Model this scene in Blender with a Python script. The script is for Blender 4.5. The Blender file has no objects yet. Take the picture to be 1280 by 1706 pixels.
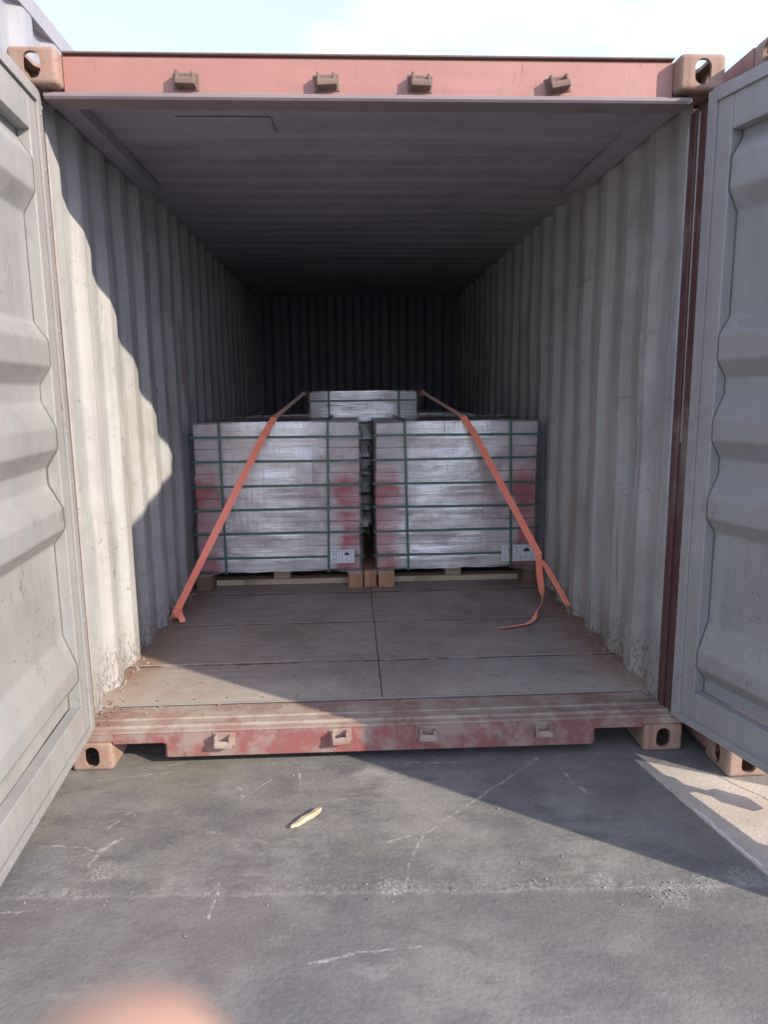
import bpy, bmesh, math, random
from mathutils import Vector, Matrix, noise
random.seed(7)
S = bpy.context.scene
C = S.collection

# ------------------------------------------------------------------ camera
cd = bpy.data.cameras.new("camera"); cam = bpy.data.objects.new("camera", cd); C.objects.link(cam)
S.camera = cam
px, py_, pz, pit, yaw, roll, fpx = -0.10687, -2.58598, 1.45169, 0.169593, 0.0468768, -0.0111635, 1167.66
_f = Vector((math.sin(yaw)*math.cos(pit), math.cos(yaw)*math.cos(pit), -math.sin(pit)))
_r = Vector((math.cos(yaw), -math.sin(yaw), 0)); _u = _r.cross(_f)
_R = math.cos(roll)*_r + math.sin(roll)*_u; _U = -math.sin(roll)*_r + math.cos(roll)*_u
cam.matrix_world = Matrix(((_R.x, _U.x, -_f.x, px), (_R.y, _U.y, -_f.y, py_), (_R.z, _U.z, -_f.z, pz), (0, 0, 0, 1)))
cd.sensor_fit = 'VERTICAL'; cd.sensor_height = 7.3; cd.sensor_width = 7.3*769/1024
cd.lens = 7.3*fpx/1706
cd.clip_start = 0.01; cd.clip_end = 2000
cd.dof.use_dof = True; cd.dof.focus_distance = 3.6; cd.dof.aperture_fstop = cd.lens/3.0

# ------------------------------------------------------------------ light
SUN = Vector((1.0, -0.728, 0.62)).normalized()
w = bpy.data.worlds.new("World"); S.world = w; w.use_nodes = True
nt = w.node_tree; nt.nodes.clear()
out = nt.nodes.new('ShaderNodeOutputWorld'); bg = nt.nodes.new('ShaderNodeBackground')
sky = nt.nodes.new('ShaderNodeTexSky'); sky.sky_type = 'NISHITA'; sky.sun_disc = False
sky.sun_elevation = math.asin(SUN.z); sky.sun_rotation = math.atan2(SUN.x, SUN.y)
sky.air_density = 1.0; sky.dust_density = 0.6; sky.ozone_density = 1.0
tc = nt.nodes.new('ShaderNodeTexCoord'); mp = nt.nodes.new('ShaderNodeMapping')
mp.inputs['Scale'].default_value = (1.0, 1.0, 2.6); mp.inputs['Location'].default_value = (0.35, 0.2, 0.1)
nz = nt.nodes.new('ShaderNodeTexNoise'); nz.inputs['Scale'].default_value = 1.7; nz.inputs['Detail'].default_value = 7; nz.inputs['Roughness'].default_value = .55
cr = nt.nodes.new('ShaderNodeValToRGB'); cr.color_ramp.elements[0].position = 0.54; cr.color_ramp.elements[0].color = (.28, .28, .28, 1); cr.color_ramp.elements[1].position = 0.90
# thicker cloud towards the right of the view (world +x)
sx = nt.nodes.new('ShaderNodeSeparateXYZ'); ma = nt.nodes.new('ShaderNodeMath'); ma.operation = 'MULTIPLY_ADD'
ma.inputs[1].default_value = 0.48
mx = nt.nodes.new('ShaderNodeMixRGB')
mx.inputs[2].default_value = (8.3, 8.6, 11.6, 1)
L = nt.links.new
L(tc.outputs['Generated'], mp.inputs[0]); L(mp.outputs[0], nz.inputs['Vector'])
L(tc.outputs['Generated'], sx.inputs[0]); L(sx.outputs[0], ma.inputs[0]); L(nz.outputs['Fac'], ma.inputs[2])
L(ma.outputs[0], cr.inputs[0]); L(cr.outputs[0], mx.inputs[0]); L(sky.outputs[0], mx.inputs[1]); L(mx.outputs[0], bg.inputs[0])
bg.inputs[1].default_value = 0.132
L(bg.outputs[0], out.inputs[0])
sl = bpy.data.lights.new("sun", 'SUN'); sun = bpy.data.objects.new("sun", sl); C.objects.link(sun)
sl.energy = 3.4; sl.angle = math.radians(0.6); sl.color = (1.0, .89, .71)
sun.rotation_euler = SUN.to_track_quat('Z', 'Y').to_euler()
S.view_settings.view_transform = 'Standard'; S.view_settings.look = 'None'; S.view_settings.gamma = 1
S.view_settings.exposure = 0.95
S.render.engine = 'CYCLES'
S.cycles.max_bounces = 14; S.cycles.diffuse_bounces = 11; S.cycles.glossy_bounces = 4; S.cycles.transparent_max_bounces = 12
S.cycles.use_denoising = True
S.cycles.sample_clamp_indirect = 6

# ------------------------------------------------------------------ node helpers
class NB:
    def __init__(s, name, scale=(1,1,1)):
        s.m = bpy.data.materials.new(name); s.m.use_nodes = True
        s.t = s.m.node_tree; s.t.nodes.clear()
        s.out = s.t.nodes.new('ShaderNodeOutputMaterial')
        s.b = s.t.nodes.new('ShaderNodeBsdfPrincipled'); s.t.links.new(s.b.outputs[0], s.out.inputs[0])
        s.co = s.t.nodes.new('ShaderNodeTexCoord').outputs['Object']
    def link(s, a, b):
        if hasattr(a, 'is_output') or hasattr(a, 'links'): s.t.links.new(a, b)
        else: b.default_value = a
    def map(s, sc=(1,1,1), loc=(0,0,0), co=None):
        n = s.t.nodes.new('ShaderNodeMapping'); s.link(co or s.co, n.inputs[0])
        n.inputs['Scale'].default_value = sc; n.inputs['Location'].default_value = loc
        return n.outputs[0]
    def noise(s, scale, detail=4, rough=.55, sc=(1,1,1), loc=(0,0,0), co=None, dist=0):
        n = s.t.nodes.new('ShaderNodeTexNoise'); s.link(s.map(sc, loc, co), n.inputs['Vector'])
        n.inputs['Scale'].default_value = scale; n.inputs['Detail'].default_value = detail
        n.inputs['Roughness'].default_value = rough; n.inputs['Distortion'].default_value = dist
        return n.outputs['Fac']
    def vor(s, scale, sc=(1,1,1), feat='F1', co=None):
        n = s.t.nodes.new('ShaderNodeTexVoronoi'); n.feature = feat; s.link(s.map(sc, (0,0,0), co), n.inputs['Vector'])
        n.inputs['Scale'].default_value = scale
        return n.outputs['Distance']
    def ramp(s, v, a, b, inv=False):
        n = s.t.nodes.new('ShaderNodeMapRange'); n.clamp = True; n.interpolation_type = 'SMOOTHSTEP'
        s.link(v, n.inputs[0]); n.inputs[1].default_value = a; n.inputs[2].default_value = b
        n.inputs[3].default_value = 1. if inv else 0.; n.inputs[4].default_value = 0. if inv else 1.
        return n.outputs[0]
    def math(s, op, a, b=0., c=0.):
        n = s.t.nodes.new('ShaderNodeMath'); n.operation = op
        s.link(a, n.inputs[0]); s.link(b, n.inputs[1]); s.link(c, n.inputs[2])
        return n.outputs[0]
    def mul(s, a, b): return s.math('MULTIPLY', a, b)
    def mx(s, a, b): return s.math('MAXIMUM', a, b)
    def mix(s, f, a, b, mode='MIX'):
        n = s.t.nodes.new('ShaderNodeMixRGB'); n.blend_type = mode
        s.link(f, n.inputs[0])
        s.link(a if not isinstance(a, tuple) else (*a, 1)[:4], n.inputs[1]); s.link(b if not isinstance(b, tuple) else (*b, 1)[:4], n.inputs[2])
        return n.outputs[0]
    def xyz(s, co=None):
        n = s.t.nodes.new('ShaderNodeSeparateXYZ'); s.link(co or s.co, n.inputs[0]); return n.outputs
    def bump(s, h, st=.3, d=.01):
        n = s.t.nodes.new('ShaderNodeBump'); s.link(h, n.inputs['Height']); n.inputs['Strength'].default_value = st; n.inputs['Distance'].default_value = d
        s.t.links.new(n.outputs[0], s.b.inputs['Normal']); return n.outputs[0]
    def col(s, c): s.link(c if not isinstance(c, tuple) else (*c, 1)[:4], s.b.inputs['Base Color'])
    def rough(s, r): s.link(r, s.b.inputs['Roughness'])
    def seg(s, a, b, wd, co):
        """mask of a line segment a-b in the xy plane"""
        v = s.t.nodes.new
        sub = v('ShaderNodeVectorMath'); sub.operation = 'SUBTRACT'; s.link(co, sub.inputs[0]); sub.inputs[1].default_value = (a[0], a[1], 0)
        ba = (b[0]-a[0], b[1]-a[1], 0); q = ba[0]**2+ba[1]**2
        dt = v('ShaderNodeVectorMath'); dt.operation = 'DOT_PRODUCT'; s.link(sub.outputs[0], dt.inputs[0]); dt.inputs[1].default_value = (ba[0]/q, ba[1]/q, 0)
        h = s.t.nodes.new('ShaderNodeClamp'); s.link(dt.outputs['Value'], h.inputs[0])
        scl = v('ShaderNodeVectorMath'); scl.operation = 'SCALE'; scl.inputs[0].default_value = ba; s.link(h.outputs[0], scl.inputs['Scale'])
        ds = v('ShaderNodeVectorMath'); ds.operation = 'DISTANCE'; s.link(sub.outputs[0], ds.inputs[0]); s.link(scl.outputs[0], ds.inputs[1])
        return s.ramp(ds.outputs['Value'], wd*.4, wd, inv=True)

RUST = (.17, .075, .04)
def paint(name, base, dark, streak=.5, rust=.3, lowrust=0., zlow=.16, rough=.55, dirt=.4, along='z', chips=.5, dust=None):
    n = NB(name)
    st = (18, 18, .7) if along == 'z' else (.7, 18, 18)
    c = n.mix(n.mul(n.ramp(n.noise(1, 5, .6, st), .42, .72), streak), base, dark)
    c = n.mix(n.mul(n.ramp(n.noise(1.7, 6, .65), .45, .7), dirt), c, tuple(x*.72 for x in dark))
    c = n.mix(n.mul(n.ramp(n.noise(2.3, 5, .6, loc=(5,3,1)), .5, .75), .45), c, tuple(min(1, x*1.22) for x in base))
    if along == 'z':
        c = n.mix(n.mul(n.ramp(n.noise(1, 2, .5, (7, 7, .25), (9,2,1)), .45, .62), .22), c, tuple(v*k for v, k in zip(base, (.86, .97, 1.04))))
        c = n.mix(n.mul(n.ramp(n.noise(1, 2, .5, (6, 6, .25), (2,8,4)), .50, .66), .25), c, tuple(v*k for v, k in zip(base, (.98, .84, .86))))
    # fine scratches and flakes
    sc = n.ramp(n.noise(9, 3, .5, (1, 1, .25), dist=2.5), .497, .503)
    sc2 = n.ramp(n.noise(9, 3, .5, (1, 1, .25), dist=2.5), .503, .509, inv=True)
    scr = n.mul(n.mul(sc, sc2), n.ramp(n.noise(3.1, 2), .46, .56))
    c = n.mix(n.mul(scr, .7), c, (.09, .07, .065))
    z = n.xyz()[2]
    if lowrust > .7:
        st_ = n.ramp(n.noise(2.2, 5, .65, (1, 1, .6), (11,4,3)), .48, .66)
        c = n.mix(n.mul(st_, .55), c, (.27, .245, .215))
        sf = n.mul(n.ramp(n.noise(3.0, 4, .6, (1, 1.6, 7), (1,9,5), dist=2.0), .63, .66), n.ramp(n.noise(2.6, 3, .5, loc=(6,6,6)), .47, .58))
        c = n.mix(n.mul(sf, .4), c, (.16, .13, .12))
        vr = n.mul(n.ramp(n.noise(1, 4, .6, (16, 16, .9), (3,5,8)), .62, .70), n.ramp(n.noise(1.9, 3, loc=(1,2,7)), .45, .6))
        c = n.mix(n.mul(vr, .7), c, (.18, .12, .09))
        big = n.mul(n.ramp(n.noise(14, 5, .75, (1, 1, .8), (8,8,1)), .62, .66), n.ramp(n.noise(1.5, 3, .5, loc=(3,1,9)), .48, .60))
        c = n.mix(n.mul(big, .7), c, (.14, .09, .07))
    spots = n.ramp(n.noise(55, 4, .7), .665-.05*chips, .70-.05*chips)
    area = n.ramp(n.noise(2.2, 4, .6, loc=(2,7,4)), .50, .62)
    rm = n.mul(n.mul(spots, area), rust)
    if lowrust:
        lw = n.ramp(n.math('ADD', z, n.math('MULTIPLY', n.noise(7, 3), .35)), zlow+.10, zlow+.50, inv=True)
        low = n.mul(n.mul(lw, n.ramp(n.noise(75, 5, .75, (1,1,.5)), .505, .56)), lowrust)
        rm = n.mx(rm, low)
        c = n.mix(n.mul(n.mul(lw, n.ramp(n.noise(8, 4), .4, .65)), .35*lowrust), c, (.30, .25, .20))
    c = n.mix(rm, c, (.105, .068, .052) if lowrust > .7 else RUST)
    if dust: c = n.mix(n.mul(n.ramp(n.noise(6, 6, .7, loc=(3,9,2)), .42, .6), dust[1]), c, dust[0])
    n.col(c)
    n.rough(n.math('MULTIPLY_ADD', n.noise(12, 3), .3, rough-.12))
    hb = n.math('ADD', n.mul(n.noise(5, 3), .8), n.math('MULTIPLY', n.noise(60, 3), .12))
    n.bump(n.math('SUBTRACT', hb, n.mul(rm, .2)), .35, .012)
    return n.m

M = {}
M['wall'] = paint('wall_paint', (.405, .405, .402), (.29, .287, .295), .75, .95, .9, rough=.6, dirt=.55)
M['roof'] = paint('roof_paint', (.34, .33, .375), (.26, .25, .29), .4, .4, along='x')
M['endwall'] = paint('end_wall_shaded_paint', (.13, .12, .15), (.10, .09, .115), .5, .3)  # dark purplish colour carries the shade of the deep interior
M['door'] = paint('door_paint', (.30, .295, .292), (.235, .23, .225), .4, .7, .5, zlow=-.15, rough=.45, dirt=.4, chips=1.1)
M['red'] = paint('red_paint', (.43, .135, .11), (.33, .11, .09), .3, .3, rough=.5, dirt=.35)
M['header'] = paint('faded_red_paint', (.37, .185, .155), (.30, .15, .125), .4, .7, rough=.55, dirt=.2, along='x')
M['sill'] = paint('rusty_sill_paint', (.25, .085, .08), (.18, .10, .085), .6, .9, rough=.75, dirt=.5, along='z', chips=2, dust=((.29, .235, .20), .8))
M['sill_top'] = paint('dusty_sill_steel', (.28, .185, .155), (.20, .13, .105), .6, .8, rough=.85, along='x', chips=2, dust=((.35, .295, .25), .8))
M['casting'] = paint('casting_rust', (.32, .20, .15), (.17, .095, .07), .7, .9, rough=.75, chips=1.6, dust=((.31, .24, .20), .6))
M['flange'] = paint('header_underside_shade', (.25, .20, .21), (.18, .15, .16), .4, .5, rough=.6, along='x', dirt=.4)  # grey-purple in place of red: underside shade put into the colour
M['keeper'] = paint('keeper_rust', (.19, .125, .10), (.13, .09, .075), .5, .8, rough=.8, chips=2)
M['post'] = paint('post_maroon', (.115, .045, .047), (.07, .035, .035), .6, .8, .9, rough=.55, dirt=.4)
M['nb_grey'] = paint('neighbour_grey_paint', (.27, .27, .28), (.22, .22, .225), .3, .1, rough=.5, dirt=.25)
M['nb_red'] = paint('neighbour_rust_paint', (.30, .15, .12), (.22, .11, .09), .6, .8, rough=.7, chips=1.5)

def simple(name, c, r=.6, metal=0., nscale=20, var=.25, bump=.15):
    n = NB(name); n.col(n.mix(n.noise(nscale, 4), tuple(x*(1-var) for x in c), tuple(min(1, x*(1+var)) for x in c)))
    n.rough(r); n.b.inputs['Metallic'].default_value = metal; n.bump(n.noise(nscale*3, 3), bump, .004)
    return n.m
M['rubber'] = simple('gasket_rubber', (.13, .125, .12), .7)
M['gasket_grey'] = simple('gasket_painted', (.30, .29, .27), .6)
M['steel'] = simple('worn_steel', (.30, .22, .19), .6, .2, 40)
M['green_strap'] = simple('green_strap', (.062, .135, .11), .35, 0, 30)
M['galv'] = simple('locking_bar_steel', (.40, .38, .36), .5, .3)
M['stencil'] = simple('stencil_paint', (.58, .58, .58), .7, 0, 30, .2)
M['paper'] = simple('paper', (.66, .68, .72), .6, 0, 8, .06, .05)
M['sheet'] = simple('pale_sheet', (.66, .68, .74), .2, 0, 6, .12, .1)
M['ink'] = simple('ink', (.04, .05, .07), .6)
M['whiteprint'] = simple('white_print', (.72, .68, .68), .6)

# orange webbing
n = NB('orange_webbing')
wv = n.math('ABSOLUTE', n.math('SINE', n.mul(n.xyz()[2], 900)))
n.col(n.mix(n.noise(14, 3), (1.0, .235, .125), (1.0, .33, .23))); n.rough(.5)
n.b.inputs['Sheen Weight'].default_value = .4
n.bump(wv, .15, .001); M['orange'] = n.m

# timber
def wood(name, a, b, axis):
    n = NB(name); sc = [10, 10, 10]; sc[axis] = .8
    g = n.noise(3, 6, .65, tuple(sc), dist=.6)
    c = n.mix(n.ramp(g, .35, .68), a, b)
    c = n.mix(n.mul(n.ramp(n.noise(4, 3), .58, .7), .6), c, tuple(x*.45 for x in b))
    n.col(c); n.rough(.8); n.bump(g, .4, .004); return n.m
M['wood_pale'] = wood('pallet_wood_pale', (.50, .40, .30), (.36, .27, .19), 0)
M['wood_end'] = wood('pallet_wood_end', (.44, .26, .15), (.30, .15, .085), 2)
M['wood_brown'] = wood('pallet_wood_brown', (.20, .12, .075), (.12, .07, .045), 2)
M['stick'] = wood('stick_wood', (.55, .45, .31), (.36, .27, .17), 0)

# plywood floor
n = NB('plywood_floor')
x, y, z = n.xyz()
g = n.noise(2, 6, .65, (1.4, 22, 1))
c = n.mix(n.ramp(g, .35, .7), (.34, .29, .275), (.26, .215, .20))
c = n.mix(n.mul(n.ramp(n.noise(2.4, 6, .6), .45, .68), .65), c, (.18, .145, .135))
c = n.mix(n.mul(n.ramp(n.noise(3.2, 5, .6, loc=(4,1,0)), .48, .7), .5), c, (.40, .34, .29))
edge = n.ramp(n.math('ADD', n.math('ABSOLUTE', x), n.mul(n.noise(5, 5), .25)), 1.0, 1.3)
c = n.mix(n.mul(edge, .7), c, (.24, .135, .085))
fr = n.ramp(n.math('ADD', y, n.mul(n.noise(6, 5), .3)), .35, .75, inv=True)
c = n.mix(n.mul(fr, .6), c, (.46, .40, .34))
c = n.mix(n.mul(n.ramp(n.noise(40, 4, .7), .66, .70), .8), c, (.09, .06, .05))
c = n.mix(n.mul(n.ramp(n.noise(12, 3, .6, (1, 5, 1), dist=1.5), .66, .70), .8), c, (.07, .05, .045))
c = n.mix(n.mul(n.ramp(n.noise(1.6, 6, .65, loc=(9,1,0)), .50, .68), .5), c, (.23, .17, .145))
sm_ = None
for ys_ in (.65, 1.24, 1.84, 2.44):
    dd = n.math('ABSOLUTE', n.math('SUBTRACT', y, ys_+.0))
    a_ = n.ramp(dd, .006, .012, True); sm_ = a_ if sm_ is None else n.mx(sm_, a_)
    lt = n.ramp(n.math('ABSOLUTE', n.math('SUBTRACT', y, ys_+.016)), .003, .008, True)
    c = n.mix(n.mul(lt, n.mul(n.ramp(n.noise(4, 3, .6, (1, .1, 1)), .40, .55), .6)), c, (.50, .44, .38))
c = n.mix(n.mul(sm_, n.ramp(n.noise(5, 4, .6, (1, .2, 1), (4,4,0)), .36, .52)), c, (.075, .055, .05))
n.col(c); n.rough(.72); n.bump(n.math('ADD', g, n.mul(n.noise(80, 3), .3)), .3, .004); M['ply'] = n.m

# ground -----------------------------------------------------------
n = NB('ground_concrete')
wob = n.t.nodes.new('ShaderNodeTexNoise'); wob.inputs['Scale'].default_value = 14; wob.inputs['Detail'].default_value = 4
L2 = n.t.links.new; L2(n.co, wob.inputs['Vector'])
vm = n.t.nodes.new('ShaderNodeVectorMath'); vm.operation = 'MULTIPLY_ADD'; L2(wob.outputs['Color'], vm.inputs[0]); vm.inputs[1].default_value = (.035, .035, 0); L2(n.co, vm.inputs[2])
of = n.t.nodes.new('ShaderNodeVectorMath'); of.operation = 'SUBTRACT'; L2(vm.outputs[0], of.inputs[0]); of.inputs[1].default_value = (.0175, .0175, 0)
fl = n.t.nodes.new('ShaderNodeVectorMath'); fl.operation = 'MULTIPLY'; L2(of.outputs[0], fl.inputs[0]); fl.inputs[1].default_value = (1, 1, 0)
wc = fl.outputs[0]
x, y, z = n.xyz()
g1 = n.noise(2.0, 7, .60); g2 = n.noise(5, 6, .65, (1, 2.2, 1), (3, 1, 0)); g3 = n.noise(70, 4, .7)
c = n.mix(n.ramp(g1, .33, .68), (.125, .122, .125), (.24, .23, .215))
c = n.mix(n.mul(n.ramp(n.noise(.9, 4, .55, loc=(2,9,0)), .50, .66), .55), c, (.085, .085, .095))
c = n.mix(n.mul(n.ramp(n.noise(2.6, 6, .7, (1, 1.8, 1), (6,6,0)), .58, .70), .6), c, (.33, .325, .31))
c = n.mix(n.mul(n.ramp(g2, .45, .66), .75), c, (.105, .10, .105))
c = n.mix(n.mul(n.ramp(n.noise(3.1, 5, .6, loc=(8,2,0)), .50, .68), .5), c, (.27, .255, .235))
c = n.mix(n.mul(n.ramp(g3, .52, .74), .3), c, (.34, .32, .31))
c = n.mix(n.mul(n.ramp(g3, .30, .46, True), .45), c, (.07, .065, .07))
c = n.mix(n.mul(n.ramp(n.noise(1.3, 6, .6, loc=(1,6,0)), .50, .68), .6), c, (.21, .195, .15))
c = n.mix(n.mul(n.ramp(n.noise(1.1, 5, .6, loc=(7,3,0)), .52, .70), .5), c, (.15, .115, .12))
c = n.mix(n.mul(n.ramp(n.noise(26, 5, .7), .50, .75), .35), c, (.29, .275, .25))
# nearer slab a little darker beyond the broken joint
yj = n.math('ADD', y, n.math('ADD', n.mul(x, .04), n.mul(n.noise(7, 5, .6), .05)))
near = n.ramp(yj, -.728, -.708, True)
c = n.mix(n.mul(near, .3), c, (.14, .13, .14))
jd = n.math('ABSOLUTE', n.math('SUBTRACT', yj, -.70))
crumb = n.mul(n.ramp(jd, .008, .045, True), n.ramp(n.noise(3.5, 5, .7, (1, .4, 1)), .40, .64))
c = n.mix(n.mul(n.mul(crumb, n.ramp(g3, .42, .60)), .5), c, (.34, .325, .31))
# crumbled patches
def blob(cx, cy, r, co=wc):
    d = n.t.nodes.new('ShaderNodeVectorMath'); d.operation = 'DISTANCE'; n.link(co, d.inputs[0]); d.inputs[1].default_value = (cx, cy, 0)
    return n.ramp(n.math('ADD', d.outputs['Value'], n.mul(n.noise(16, 4, .7), r*1.2)), r*1.0, r*1.7, True)
pm = blob(.80, -.80, .075)
for b_ in ((.93, -.76, .06), (-.02, -.72, .05), (.62, -.73, .05), (1.05, -.74, .06), (-.9, -.60, .06)):
    pm = n.mx(pm, blob(*b_))
c = n.mix(n.mul(n.mul(pm, n.ramp(n.noise(95, 3, .7), .42, .60)), .55), c, (.38, .36, .34))
# chalky scratches
SEG = [((-.952,-.565),(-.946,-.508),.010),((-.946,-.508),(-.905,-.452),.012),((-.905,-.452),(-.868,-.425),.008),((-.946,-.498),(-1.02,-.47),.006),((-1.02,-.47),(-1.15,-.455),.005),
 ((-.955,-.385),(-.905,-.28),.006),((-.98,-.67),(-.975,-.69),.012),((-.53,-.66),(-.526,-.72),.006),((-.53,-.75),(-.527,-.815),.006),((-.235,-.995),(-.12,-.965),.006),((-.12,-.965),(.06,-.955),.005),
 ((-.325,-.07),(-.31,-.21),.006),((-.318,-.17),(-.304,-.225),.013),((-.55,-.14),(-.52,-.215),.008),((.69,-.115),(.706,-.21),.010),((.715,-.235),(.735,-.27),.008),
 ((.35,-.26),(.12,-.47),.006),((.12,-.47),(.06,-.60),.006),((.12,-.47),(-.05,-.52),.004),((.62,-.02),(.35,-.26),.007),((-.54,-.25),(-.43,-.10),.003),((.10,-.02),(.3,-.03),.006),
 ((-1.15,-.76),(-1.02,-.755),.005),((-.60,-.42),(-.57,-.43),.010),((-1.12,-.07),(-.8,-.02),.004),((-.9,.0),(-.78,.06),.006),((.05,-.62),(.03,-.74),.006)]
sm = None
for a, b_, wd in SEG:
    s_ = n.seg(a, b_, wd, wc); sm = s_ if sm is None else n.mx(sm, s_)
c = n.mix(n.mul(n.mul(sm, n.ramp(n.noise(30, 5, .7), .40, .64)), .62), c, (.46, .45, .43))
# hairline cracks
ck = n.mx(n.seg((1.27,-.2), (1.36,-.36), .004, wc), n.seg((1.36,-.36), (1.5,-.55), .004, wc))
# pale concrete on the right; colour cut along shadow edges, painting the sunlit wedge
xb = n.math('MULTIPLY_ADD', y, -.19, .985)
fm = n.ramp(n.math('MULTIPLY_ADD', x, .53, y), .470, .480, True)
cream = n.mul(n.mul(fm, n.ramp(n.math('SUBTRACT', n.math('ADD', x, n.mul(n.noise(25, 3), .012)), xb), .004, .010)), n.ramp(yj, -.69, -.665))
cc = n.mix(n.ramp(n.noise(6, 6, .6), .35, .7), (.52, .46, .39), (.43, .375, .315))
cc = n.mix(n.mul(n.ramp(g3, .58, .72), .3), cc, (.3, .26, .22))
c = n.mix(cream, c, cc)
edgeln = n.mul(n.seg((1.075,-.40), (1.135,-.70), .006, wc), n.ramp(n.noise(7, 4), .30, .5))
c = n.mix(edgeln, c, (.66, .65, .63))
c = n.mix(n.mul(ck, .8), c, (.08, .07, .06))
n.col(c); n.rough(n.math('MULTIPLY_ADD', g1, .25, .68))
h = n.math('ADD', n.mul(g3, .6), n.math('ADD', n.mul(g2, .25), n.mul(near, -.8)))
h = n.math('ADD', h, n.mul(n.mul(n.mx(pm, crumb), n.noise(90, 3, .7)), .7))
n.bump(h, .5, .010); M['ground'] = n.m

# cartons under film
n = NB('printed_cartons')
x, y, z = n.xyz()
ax = n.math('ABSOLUTE', x)
base = n.mix(n.noise(5, 4), (.78, .75, .76), (.52, .46, .48))
redm = n.mul(n.ramp(n.math('ADD', ax, n.mul(n.noise(4, 4, .6), .28)), .47, .56), n.ramp(n.math('ADD', z, n.mul(n.noise(5, 3), .25)), .80, 1.0, True))
redlow = n.mul(n.ramp(z, .0, .16, True), n.ramp(n.noise(5, 3, .6, (1, 1, 6)), .42, .56))
base = n.mix(n.mul(n.ramp(n.math('ADD', ax, n.mul(n.noise(2, 3), .5)), .50, .85), .6), base, (.27, .235, .245))  # sides darkened, middle left light: the wrap's broad highlight put into the colour
base = n.mix(n.mul(n.mx(redm, n.mul(redlow, .6)), .9), base, (.40, .022, .045))
base = n.mix(n.mul(n.ramp(n.noise(3, 3, .6, loc=(4,4,2)), .50, .62), .7), base, (.42, .22, .25))
n.col(base); n.rough(.55); M['carton'] = n.m
# stretch film: thin, wrinkled, partly clear
n = NB('stretch_film')
wr = n.noise(5, 4, .6, (.6, .6, 24), dist=.5)
wr2 = n.noise(3, 3, .5, (1.2, 1.2, 2.2), (3,3,3), dist=.6)
vertw = n.noise(5, 3, .6, (9, 9, .8))
n.col(n.mix(n.ramp(n.noise(2.6, 4, .6, (1, 1, 1.6), (7,1,2)), .42, .62), (.90, .91, .95), (.62, .57, .60))); n.rough(.24)
n.b.inputs['Specular IOR Level'].default_value = .9
n.bump(n.math('ADD', n.math('ADD', n.mul(wr, .5), n.mul(wr2, 1.6)), n.mul(vertw, .8)), .20, .03)
n.b.inputs['Metallic'].default_value = .45; n.b.inputs['Coat Weight'].default_value = .8; n.b.inputs['Coat Roughness'].default_value = .12
tr = n.t.nodes.new('ShaderNodeBsdfTransparent'); mxs = n.t.nodes.new('ShaderNodeMixShader')
x, y, z = n.xyz()
fac = n.math('ADD', n.mul(n.ramp(wr, .38, .68), .16), n.math('ADD', n.mul(n.ramp(n.math('ADD', n.math('ABSOLUTE', n.math('ADD', x, .04)), n.mul(n.noise(2.2, 3, .5, (1, 1, .7)), .5)), .38, .66, True), .58), .10))  # milkier mid-width: broad glare painted by opacity, red print clearer at the sides
n.link(fac, mxs.inputs[0]); n.link(tr.outputs[0], mxs.inputs[1]); n.link(n.b.outputs[0], mxs.inputs[2]); n.link(mxs.outputs[0], n.out.inputs[0])
M['film'] = n.m

# ------------------------------------------------------------------ mesh helpers
def obj(name, bm, mat, parent=None, smooth=False, bevel=0, mw=None):
    me = bpy.data.meshes.new(name); bmesh.ops.recalc_face_normals(bm, faces=bm.faces[:]); bm.to_mesh(me); bm.free()
    o = bpy.data.objects.new(name, me); C.objects.link(o)
    mats = mat if isinstance(mat, (list, tuple)) else [mat]
    for k in mats: me.materials.append(M[k] if isinstance(k, str) else k)
    if smooth:
        for p in me.polygons: p.use_smooth = True
    if bevel:
        m = o.modifiers.new('bevel', 'BEVEL'); m.width = bevel; m.segments = 2; m.limit_method = 'ANGLE'; m.angle_limit = math.radians(50)
    if parent: o.parent = parent
    return o
def empty(name, loc, label, cat, group=None, rot=None):
    o = bpy.data.objects.new(name, None); C.objects.link(o); o.location = loc; o.empty_display_size = .1
    if rot: o.rotation_euler = rot
    tag(o, label, cat, group); return o
def tag(o, label=None, cat=None, group=None, kind=None):
    for k, v in (('label', label), ('category', cat), ('group', group), ('kind', kind)):
        if v: o[k] = v
    return o
def box(bm, x0, x1, y0, y1, z0, z1, mi=0):
    v = [bm.verts.new((x, y, z)) for x in (x0, x1) for y in (y0, y1) for z in (z0, z1)]
    for f in ((0,1,3,2), (4,6,7,5), (0,4,5,1), (2,3,7,6), (0,2,6,4), (1,5,7,3)):
        bm.faces.new([v[i] for i in f]).material_index = mi
    return v
def nb(): return bmesh.new()
def sheet(bm, P, Q, nq, fn, thick=.003):
    """corrugated sheet: profile points P (a, depth) swept along Q (b0,b1); fn(a, depth, b)->xyz"""
    rows = []
    for side in (0, thick):
        g = []
        for (a, d) in P:
            g.append([bm.verts.new(fn(a, d + side, Q[0]+(Q[1]-Q[0])*j/nq)) for j in range(nq+1)])
        rows.append(g)
    for g in rows:
        for i in range(len(P)-1):
            for j in range(nq): bm.faces.new((g[i][j], g[i+1][j], g[i+1][j+1], g[i][j+1]))
    A, B = rows
    for j in range(nq):
        bm.faces.new((A[0][j], A[0][j+1], B[0][j+1], B[0][j])); bm.faces.new((A[-1][j], B[-1][j], B[-1][j+1], A[-1][j+1]))
    for i in range(len(P)-1):
        bm.faces.new((A[i][0], B[i][0], B[i+1][0], A[i+1][0])); bm.faces.new((A[i][-1], A[i+1][-1], B[i+1][-1], B[i][-1]))
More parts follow.
